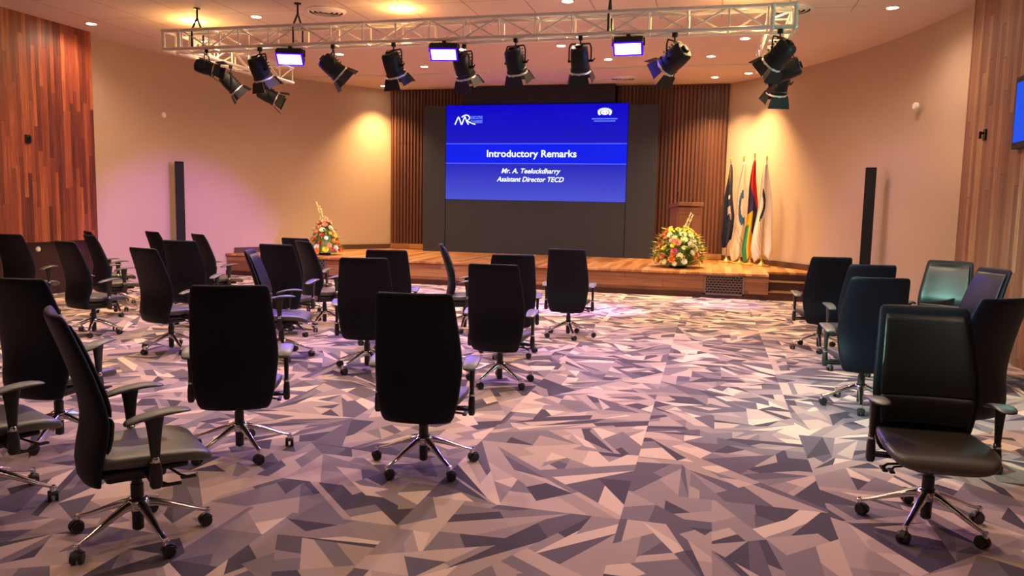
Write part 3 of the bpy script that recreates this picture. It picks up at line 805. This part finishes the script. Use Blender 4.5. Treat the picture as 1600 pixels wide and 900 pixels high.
def c_dark(s, f):
    r = math.hypot((s-.12)*.9, (f-.43)*1.9)
    if .20 < r < .34 and s > .2: return 1
    if f > .55 and .15 < s < .65 and (int(s*40)*7+int(f*44)*13) % 5 == 0: return 2
    return 0
flag(.36, 18.0, 2.84, (['navy', 'fwhite'], c_navy), 'navy blue flag with white emblem, leftmost of the four', 1, .25, .42)
flag(.63, 17.70, 2.87, (['fwhite', 'fsky', 'fgrey'], c_arc), 'white flag with a blue crescent arc, second from left', 2, .36, .14)
flag(.84, 17.42, 2.91, (['fred', 'fblue', 'fyellow', 'fgreen'], c_maur2), 'red, blue, yellow and green flag', 3, .28, .12)
flag(1.07, 17.12, 2.83, (['fwhite', 'fink', 'fgrey'], c_dark), 'white flag with dark arc and speckled lower part, rightmost', 4, .38, .14)

# ------------------------------------------------------------------ lectern
def lectern():
    t = empty('lectern', (-.5, 17.05, .481), R(28), 'veneered wooden lectern with two gooseneck microphones behind the big flowers', 'lectern')
    bm = bmesh.new(); box(bm, -.27, .27, -.14, .30, .0, 1.22, .006); make('body', bm, 'lectern', t)
    bm = bmesh.new(); box(bm, -.33, .20, -.19, -.145, .0, 1.08, .005); make('front_panel', bm, 'lectern', t)
    bm = bmesh.new(); box(bm, -.335, .205, -.20, -.14, 1.08, 1.095, .003); make('panel_edge', bm, 'fascia', t)
    bm = bmesh.new(); box(bm, -.29, .29, -.16, .33, 1.22, 1.30, .006, mx=Matrix.Translation((0, .085, 1.26)) @ Matrix.Rotation(R(-6), 4, 'X') @ Matrix.Translation((0, -.085, -1.26))); make('reading_top', bm, 'lectern', t)
    for x in (-.16, .16):
        bm = bmesh.new(); path_tube(bm, [(x, .1, 1.28), (x, .09, 1.40), (x*.9, .13, 1.48), (x*.8, .19, 1.51)], .007); tube(bm, (x*.8, .19, 1.51), (x*.78, .22, 1.515), .014); make('microphone', bm, 'lampblack', t)
lectern()

# ------------------------------------------------------------------ flower arrangements
for nm, c in (('p_white', (.85, .82, .70)), ('p_yellow', (.88, .62, .03)), ('p_red', (.62, .03, .02)), ('p_orange', (.85, .22, .03)), ('p_pink', (.80, .10, .22)), ('p_salmon', (.85, .32, .18)), ('p_cream', (.80, .78, .42)), ('p_lilac', (.55, .50, .55))):
    M_[nm] = plain('petal_'+nm[2:], c, .6)
M_['leaf'] = plain('leaf_green', (.13, .24, .04), .5); M_['leaf2'] = plain('pale_leaf', (.52, .55, .13), .5); M_['palm'] = plain('pale_palm_spike', (.72, .72, .38), .6)
M_['foam'] = plain('dark_planter', (.05, .04, .02), .8)
def blossom_mesh(mat, seed):
    rnd = random.Random(seed); bm = bmesh.new()
    for lay, (n, r, h, tilt) in enumerate(((9, 1.0, .0, 12), (8, .8, .12, 32), (6, .5, .22, 55))):
        for k in range(n):
            a = 2*math.pi*k/n+lay*.3
            q = Matrix.Rotation(a, 4, 'Z') @ Matrix.Translation((0, 0, h*.5)) @ Matrix.Rotation(R(-tilt), 4, 'Y')
            pts = [(0, 0, 0), (r*.45, -r*.22, .03), (r*.85, -r*.20, .05), (r, 0, .0), (r*.85, r*.20, .05), (r*.45, r*.22, .03)]
            c = bm.verts.new(q @ Vector((r*.5, 0, -.02))); vs = [bm.verts.new(q @ Vector(p)) for p in pts]
            for i in range(6): bm.faces.new((c, vs[i], vs[(i+1) % 6])).material_index = 0
    bmesh.ops.create_uvsphere(bm, u_segments=8, v_segments=6, radius=.22, matrix=Matrix.Translation((0, 0, .12)))
    me = bpy.data.meshes.new('blossom'); bm.to_mesh(me); bm.free(); me.materials.append(M_[mat]); return me
BL = {k: blossom_mesh(k, i) for i, k in enumerate(('p_white', 'p_yellow', 'p_red', 'p_orange', 'p_pink', 'p_salmon', 'p_cream', 'p_lilac'))}
def leaf(bm, base, d, ln, wd, mat=0):
    d = Vector(d).normalized(); s = d.cross(Vector((0, 0, 1)));
    if s.length < .1: s = Vector((1, 0, 0))
    s.normalize(); up_ = s.cross(d); base = Vector(base)
    pts = [(0, 0), (.3, .5), (.65, .42), (1, 0), (.65, -.42), (.3, -.5)]
    vs = [bm.verts.new(base+d*ln*a+s*wd*b_+up_*(-.25*ln*a*a)) for a, b_ in pts]
    bm.faces.new((vs[0], vs[1], vs[2], vs[3])).material_index = mat; bm.faces.new((vs[0], vs[3], vs[4], vs[5])).material_index = mat
def arrangement(name, loc, label, R0, Hh, n, palette, cone, nleaf, spikes, seed, bs):
    rnd = random.Random(seed)
    t = empty(name, loc, 0, label, 'flowers')
    bm = bmesh.new(); lathe(bm, [(R0*.35, 0), (R0*.4, .06), (R0*.32, .10)], n=20); make('planter', bm, 'foam', t, smooth=True, sharp=40)
    def surf(zf, a):
        r = R0*((1-zf)**.8+.06) if cone else R0*math.sqrt(max(0, 1-(zf*1.0)**2.4))*(.93+.07*math.sin(3*a))
        return Vector((r*math.cos(a), r*math.sin(a), .05+Hh*zf))
    bm = bmesh.new()
    # dense inner mass
    rings = []
    for k in range(9):
        zf = k/8; rings.append([tuple(surf(min(zf, .97), 2*math.pi*i/18)*1.0 * .0 + Vector((surf(min(zf, .97), 2*math.pi*i/18).x*.72, surf(min(zf, .97), 2*math.pi*i/18).y*.72, .05+Hh*zf*.92))) for i in range(18)])
    loft(bm, rings)
    for k in range(nleaf):
        zf = rnd.random()**1.3*.97; a = rnd.uniform(0, 2*math.pi); p = surf(zf, a)
        d = Vector((math.cos(a), math.sin(a), rnd.uniform(-.2, 1.0))); d.z = max(d.z, .55) if zf < .2 else d.z; leaf(bm, p*.80+Vector((0, 0, .06)), d, rnd.uniform(.6, 1.5)*R0*.36, rnd.uniform(.03, .07)*R0*2, 1 if rnd.random() < .4 else 0)
    make('foliage', bm, ['leaf', 'leaf2'], t)
    ga = 2.39996
    for k in range(n):
        zf = ((k+.5)/n)**(1.25 if cone else .95)*.95; a = k*ga+rnd.uniform(-.2, .2); p = surf(zf, a)
        if p.z < .09: p.z = .09+rnd.random()*.05
        kk = palette(zf, a, rnd)
        o = bpy.data.objects.new('blossom', BL[kk]); COL.objects.link(o); o.parent = t
        nrm = Vector((math.cos(a), math.sin(a), .25+zf*.9)).normalized()
        o.rotation_mode = 'QUATERNION'; o.rotation_quaternion = nrm.to_track_quat('Z', 'Y'); o.location = p; s = bs*rnd.uniform(.7, 1.2); o.scale = (s, s, s)
    for (bx, by, bz), (tx, ty, tz), wd in spikes:
        bm = bmesh.new(); b0 = Vector((bx, by, bz)); t0 = Vector((tx, ty, tz)); d = t0-b0
        tube(bm, b0, t0, .006, .003, 6)
        for k in range(26):
            f = .35+.65*k/26; p = b0+d*f; a = k*2.4
            dd = d.normalized()+Vector((math.cos(a), math.sin(a), 0))*.35; leaf(bm, p, dd, wd*1.5*(1.15-f*.5), wd*.6)
        make('flower_spike', bm, 'palm', t)
def palR(zf, a, r):
    front = -math.sin(a); x = math.cos(a)
    if zf < .22: return r.choice(['p_yellow', 'p_yellow', 'p_white', 'p_orange', 'p_cream'])
    if zf > .72: return r.choice(['p_cream', 'p_yellow', 'p_cream', 'p_orange'])
    if x > .35: return r.choice(['p_white', 'p_lilac', 'p_white', 'p_cream', 'p_salmon'])
    return r.choice(['p_orange', 'p_salmon', 'p_pink', 'p_cream', 'p_yellow', 'p_cream', 'p_salmon'])
def palL(zf, a, r):
    if zf > .55: return r.choice(['p_salmon', 'p_cream', 'p_salmon'])
    return r.choice(['p_red', 'p_yellow', 'p_white', 'p_orange', 'p_salmon', 'p_yellow', 'p_red', 'p_white'])
arrangement('flower_arrangement', (-.62, 15.95, .486), 'wide rounded bouquet of yellow, orange, pink and white flowers before the lectern', .50, .78, 95, palR, False, 420,
            [((0, -.1, .4), (.22, -.15, 1.10), .045), ((.02, -.1, .4), (.26, -.12, 1.06), .045), ((-.02, -.1, .4), (.17, -.15, .98), .04)], 3, .074)
arrangement('flower_arrangement', (-8.38, 15.65, .486), 'tall cone shaped bouquet of red, yellow and white flowers at stage left', .36, .80, 62, palL, True, 240,
            [((0, 0, .5), (-.20, 0, 1.17), .035), ((0, 0, .5), (-.08, 0, 1.02), .04), ((0, 0, .5), (-.13, .02, 1.08), .035)], 5, .066)

# ------------------------------------------------------------------ office chairs
BACK = [ # z, y centre, half width, half thickness
 (.335, -.215, .180, .012), (.345, -.218, .204, .024), (.37, -.222, .220, .032), (.43, -.222, .238, .036), (.50, -.210, .251, .038), (.57, -.195, .258, .038), (.64, -.190, .266, .038), (.71, -.198, .267, .037),
 (.78, -.214, .263, .036), (.86, -.238, .256, .034), (.94, -.265, .248, .032), (1.02, -.295, .240, .030), (1.08, -.318, .234, .028), (1.115, -.332, .229, .025), (1.132, -.339, .220, .018), (1.140, -.343, .205, .008)]
def back_rings(off=0, k=1.0, zlo=0, zhi=2, th=None, n=36, shrink=0):
    out = []
    for z, y, hw, ht in BACK:
        if z < zlo or z > zhi: continue
        rg = []
        for i in range(n):
            cx, cy = sup(2*math.pi*i/n, 3.6)
            x = (hw-shrink)*cx; ht_ = ht if th is None else th
            rg.append((x, y+off+ht_*cy*(1-.25*abs(cx)**6)+.030*(cx**2)*k, z))
        out.append(rg)
    return out
def chair_proto():
    t = bpy.data.objects.new('office_chair', None); COL.objects.link(t)
    bm = bmesh.new(); loft(bm, back_rings()); make('backrest', bm, 'fabric', t, smooth=True, sharp=60)
    # front cushion with a seam across its lower third
    bm = bmesh.new(); rg = []
    for z0_, z1_ in ((.50, .665), (.672, 1.095)):
        rg = []; m = 12
        for q in range(m+1):
            f = q/m; z = z0_+(z1_-z0_)*f; y, hw, ht = interp(BACK, z)
            e = min(f, 1-f)*m; kk = min(1, .35+.5*e) if e < 1.3 else 1
            r_ = []
            for i in range(28):
                cx, cy = sup(2*math.pi*i/28, 4)
                r_.append(((hw-.030)*cx*(.97+.03*kk), y+ht-.008+.020*kk*(cy if cy > 0 else cy*.4)+.030*cx**2, z))
            rg.append(r_)
        loft(bm, rg)
    make('back_cushion', bm, 'leather', t, smooth=True, sharp=60)
    # seat
    bm = bmesh.new(); rg = []
    SEAT = [(-.215, .19, .446, .010), (-.205, .215, .446, .028), (-.17, .235, .445, .038), (-.08, .248, .442, .041), (.04, .258, .441, .041), (.14, .262, .440, .040), (.21, .258, .434, .040), (.26, .245, .423, .038), (.29, .225, .410, .032), (.305, .20, .398, .020), (.308, .17, .393, .008)]
    for y, hw, zc, ht in SEAT:
        r_ = []
        for i in range(32):
            cx, cy = sup(2*math.pi*i/32, 3.4); r_.append((hw*cx, y, zc+ht*cy+.014*cx**4-(.006*(1-cx**2) if cy > 0 else 0)))
        rg.append(r_)
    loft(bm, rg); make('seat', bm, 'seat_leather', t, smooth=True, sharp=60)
    bm = bmesh.new(); box(bm, -.19, .19, -.18, .20, .375, .405, .012); box(bm, -.10, .10, -.15, .12, .315, .38, .02); box(bm, -.045, .045, -.21, -.10, .33, .40, .012)
    mech = make('seat_mechanism', bm, 'plastic', t)
    for s in (1,):
        bm = bmesh.new(); path_tube(bm, [(.10, .05, .345), (.22, .06, .335), (.25, .09, .325)], .007); box(bm, .235, .262, .06, .15, .316, .328, .005); make('lever', bm, 'plastic', mech)
        bm = bmesh.new(); path_tube(bm, [(.10, .12, .36), (.21, .15, .35), (.23, .18, .34)], .006); box(bm, .218, .245, .15, .22, .333, .345, .005); make('lever', bm, 'plastic', mech)
        bm = bmesh.new(); path_tube(bm, [(-.10, .08, .35), (-.22, .09, .345)], .007); box(bm, -.29, -.21, .075, .105, .339, .351, .005); make('lever', bm, 'plastic', mech)
    # back bracket
    bm = bmesh.new(); box(bm, -.05, .05, -.21, -.165, .36, .46, .01); make('back_bracket', bm, 'plastic', t)
    # column
    bm = bmesh.new(); lathe(bm, [(.014, .035), (.027, .045), (.027, .15), (.040, .151), (.040, .165)], n=20); lathe(bm, [(.030, .19), (.030, .27), (.024, .271), (.024, .33)], n=20); make('gas_column', bm, 'plastic', t, smooth=True, sharp=40)
    bm = bmesh.new(); lathe(bm, [(.048, .145), (.056, .155), (.056, .185), (.045, .20), (.032, .205)], n=24); make('base_hub', bm, 'chrome', t, smooth=True, sharp=40)
    # armrests
    for s in (-1, 1):
        bm = bmesh.new(); rg = []
        for z, hx, hy in ((.47, .013, .020), (.55, .015, .026), (.62, .018, .034), (.665, .022, .042)):
            rg.append([(s*.300+hx*sup(2*math.pi*i/16, 3)[0], .03+hy*sup(2*math.pi*i/16, 3)[1], z) for i in range(16)])
        loft(bm, rg); arm = make('armrest', bm, 'plastic', t, smooth=True, sharp=50)
        bm = bmesh.new(); lathe(bm, [(.017, .455), (.019, .46), (.019, .478), (.016, .482)], s*.300, .03, 16); make('collar', bm, 'chrome', arm, smooth=True, sharp=40)
        bm = bmesh.new()
        rg = []
        for z, hx, hy in ((.335, .016, .020), (.35, .022, .028), (.42, .021, .028), (.455, .017, .022)):
            rg.append([(s*.300+hx*sup(2*math.pi*i/16, 3)[0], .03+hy*sup(2*math.pi*i/16, 3)[1], z) for i in range(16)])
        loft(bm, rg); box(bm, min(s*.17, s*.30), max(s*.17, s*.30), .0, .06, .365, .385, .006)
        make('arm_bracket', bm, 'plastic', arm, smooth=True, sharp=40)
        bm = bmesh.new(); rg = []
        PAD = [(-.125, .024, .646, .004), (-.115, .038, .652, .009), (-.06, .049, .668, .012), (0, .053, .680, .012), (.06, .053, .686, .012), (.11, .048, .686, .010), (.145, .036, .682, .007), (.158, .020, .679, .003)]
        for y, hw, z, ht in PAD:
            rg.append([(s*(.295)-s*.02*(y > .05)*(y-.05)*4+hw*sup(2*math.pi*i/20, 2.6)[0], .03+y, z+ht*sup(2*math.pi*i/20, 2.6)[1]) for i in range(20)])
        loft(bm, rg); make('arm_pad', bm, 'pad', arm, smooth=True, sharp=60)
    # five legs, each with a twin-wheel caster
    for k in range(5):
        bm = bmesh.new(); rg = []
        for x, hw, zt, zb in ((.035, .024, .197, .150), (.08, .022, .185, .145), (.16, .018, .152, .122), (.25, .015, .112, .092), (.30, .0145, .094, .078), (.325, .014, .088, .074), (.335, .010, .084, .076)):
            zc = (zt+zb)/2; h = (zt-zb)/2
            rg.append([(x, hw*sup(2*math.pi*i/12, 2.6)[0], zc+h*sup(2*math.pi*i/12, 2.6)[1]) for i in range(12)])
        loft(bm, rg); tube(bm, (.318, 0, .058), (.318, 0, .090), .014, n=12)
        leg = make('base_leg', bm, 'chrome', t, smooth=True, sharp=50)
        bm = bmesh.new()
        for s in (-1, 1): tube(bm, (.012, s*.008, .030), (.012, s*.026, .030), .030, .028, 20)
        # hood over the wheels
        rg = []
        for i in range(9):
            a = R(15+150*i/8); c, sn = math.cos(a), math.sin(a)
            rg.append([(.012+r*c, y, .030+r*sn) for r, y in ((.031, -.014), (.035, -.014), (.035, .014), (.031, .014))])
        loft(bm, rg); tube(bm, (0, 0, .045), (0, 0, .066), .009, n=10)
        make('caster', bm, 'plastic', leg, smooth=True, sharp=40, loc=(.318, 0, 0))
    return t
CH = [ # camera-frame x, distance, heading clockwise from the viewing direction, base phase, scale of height, label
 (-.54, 4.73, 5, 90, 'black office chair seen from behind in the front centre, whole chrome base in view'),
 (-1.78, 4.94, -12, 96, 'black high-back office chair seen square from behind, next one left of the front centre chair'),
 (-1.81, 3.62, 54, 29, 'black office chair in side view at front left, facing right, its whole base visible'),
 (-3.07, 5.11, 12, 60, 'black office chair cut by the left edge, its broad back behind the side-view chair'),
 (-2.79, 3.98, 38, 10, 'black office chair at the bottom left corner, only seat, one arm and two casters showing'),
 (-1.43, 7.54, -5, 19, 'black office chair seen from behind, directly behind and left of the front centre chair'),
 (-1.42, 8.85, -3, 40, 'black office chair whose back peeks out right behind the second centre chair'),
 (-.62, 10.1, 86, 50, 'black office chair seen edge-on in front of the screen, facing right'),
 (-.10, 7.06, 13, 19, 'black office chair seen from behind, right of the front centre chair and farther away'),
 (-.01, 8.46, -3, 25, 'black office chair half hidden behind the chair right of the front centre one'),
 (.73, 9.75, 12, 62, 'black office chair standing alone before the stage, right of the centre group'),
 (-2.77, 9.52, 14, 30, 'black office chair back just right of the violet-lit side-view chair, left middle group'),
 (-2.45, 8.09, 82, 10, 'black office chair in side view with violet sheen, behind the second front chair'),
 (-2.54, 10.34, 50, 45, 'black office chair turned right, standing just left of the cone bouquet'),
 (-2.99, 11.2, 20, 0, 'farthest black office chair of the left middle group, only its top edge showing'),
 (-4.13, 9.94, 10, 15, 'black office chair back just right of the chair with the tilted back, left group'),
 (-3.72, 8.30, 30, 24, 'black office chair turned right with curved back and base in view, left group middle row'),
 (-4.53, 11.79, 45, 33, 'black office chair in the far left group right of the column speaker, arms facing right'),
 (-5.08, 9.24, 32, 0, 'black office chair turned right, in front of the plank wall corner, chrome base in view'),
 (-5.65, 10.86, 45, 20, 'black office chair directly behind the one by the plank wall corner'),
 (-6.29, 12.0, 50, 5, 'farthest left black office chair, its tip against the edge of plank wall'),
 (-6.76, 10.70, 14, 30, 'black office chair at the far left edge in front of the plank wall'),
 (-5.50, 12.37, 40, 12, 'black office chair by left wall just left of the column speaker'),
 (2.23, 3.95, 193, 9, 'black office chair facing the camera at front right, tan-lit seat and full chrome base'),
 (2.98, 5.07, -22, 10, 'black office chair cut by the right edge, back to the camera behind the facing chair'),
 (3.00, 6.45, 8, 31, 'black office chair seen from behind, left and beyond the facing chair on the right'),
 (3.72, 9.17, 6, 36, 'leftmost black office chair of the right group, back to the camera'),
 (3.64, 7.98, 6, 50, 'black office chair mostly hidden, its top showing above the right group chair'),
 (4.66, 8.30, 222, 20, 'black office chair facing the camera with a teal sheen, right group back row'),
 (4.38, 7.42, 265, 0, 'rightmost black office chair with brightly lit teal front, turned left'),
]
cp = chair_proto()
CHG = 'black high-back office chairs'
def to_room(x, d):
    return (math.cos(YAW)*x-math.sin(YAW)*d, math.sin(YAW)*x+math.cos(YAW)*d)
rnd = random.Random(4)
for i, (x, d, th, ph, lab) in enumerate(CH):
    o = cp if i == 0 else copy_tree(cp)
    rx, ry = to_room(x, d); hd = th-14.4   # heading clockwise from +y
    o.location = (rx, ry, 0); o.rotation_euler = (0, 0, R(-hd)); tag(o, lab, 'office chair', CHG)
    legs = [c for c in o.children if c.name.startswith('base_leg')]
    for k, lg in enumerate(legs):
        wa = ph+14.4+72*k     # direction in the room's frame
        lg.rotation_euler = (0, 0, R(wa+hd))
        for c in lg.children: c.rotation_euler = (0, 0, rnd.uniform(0, 6.28))
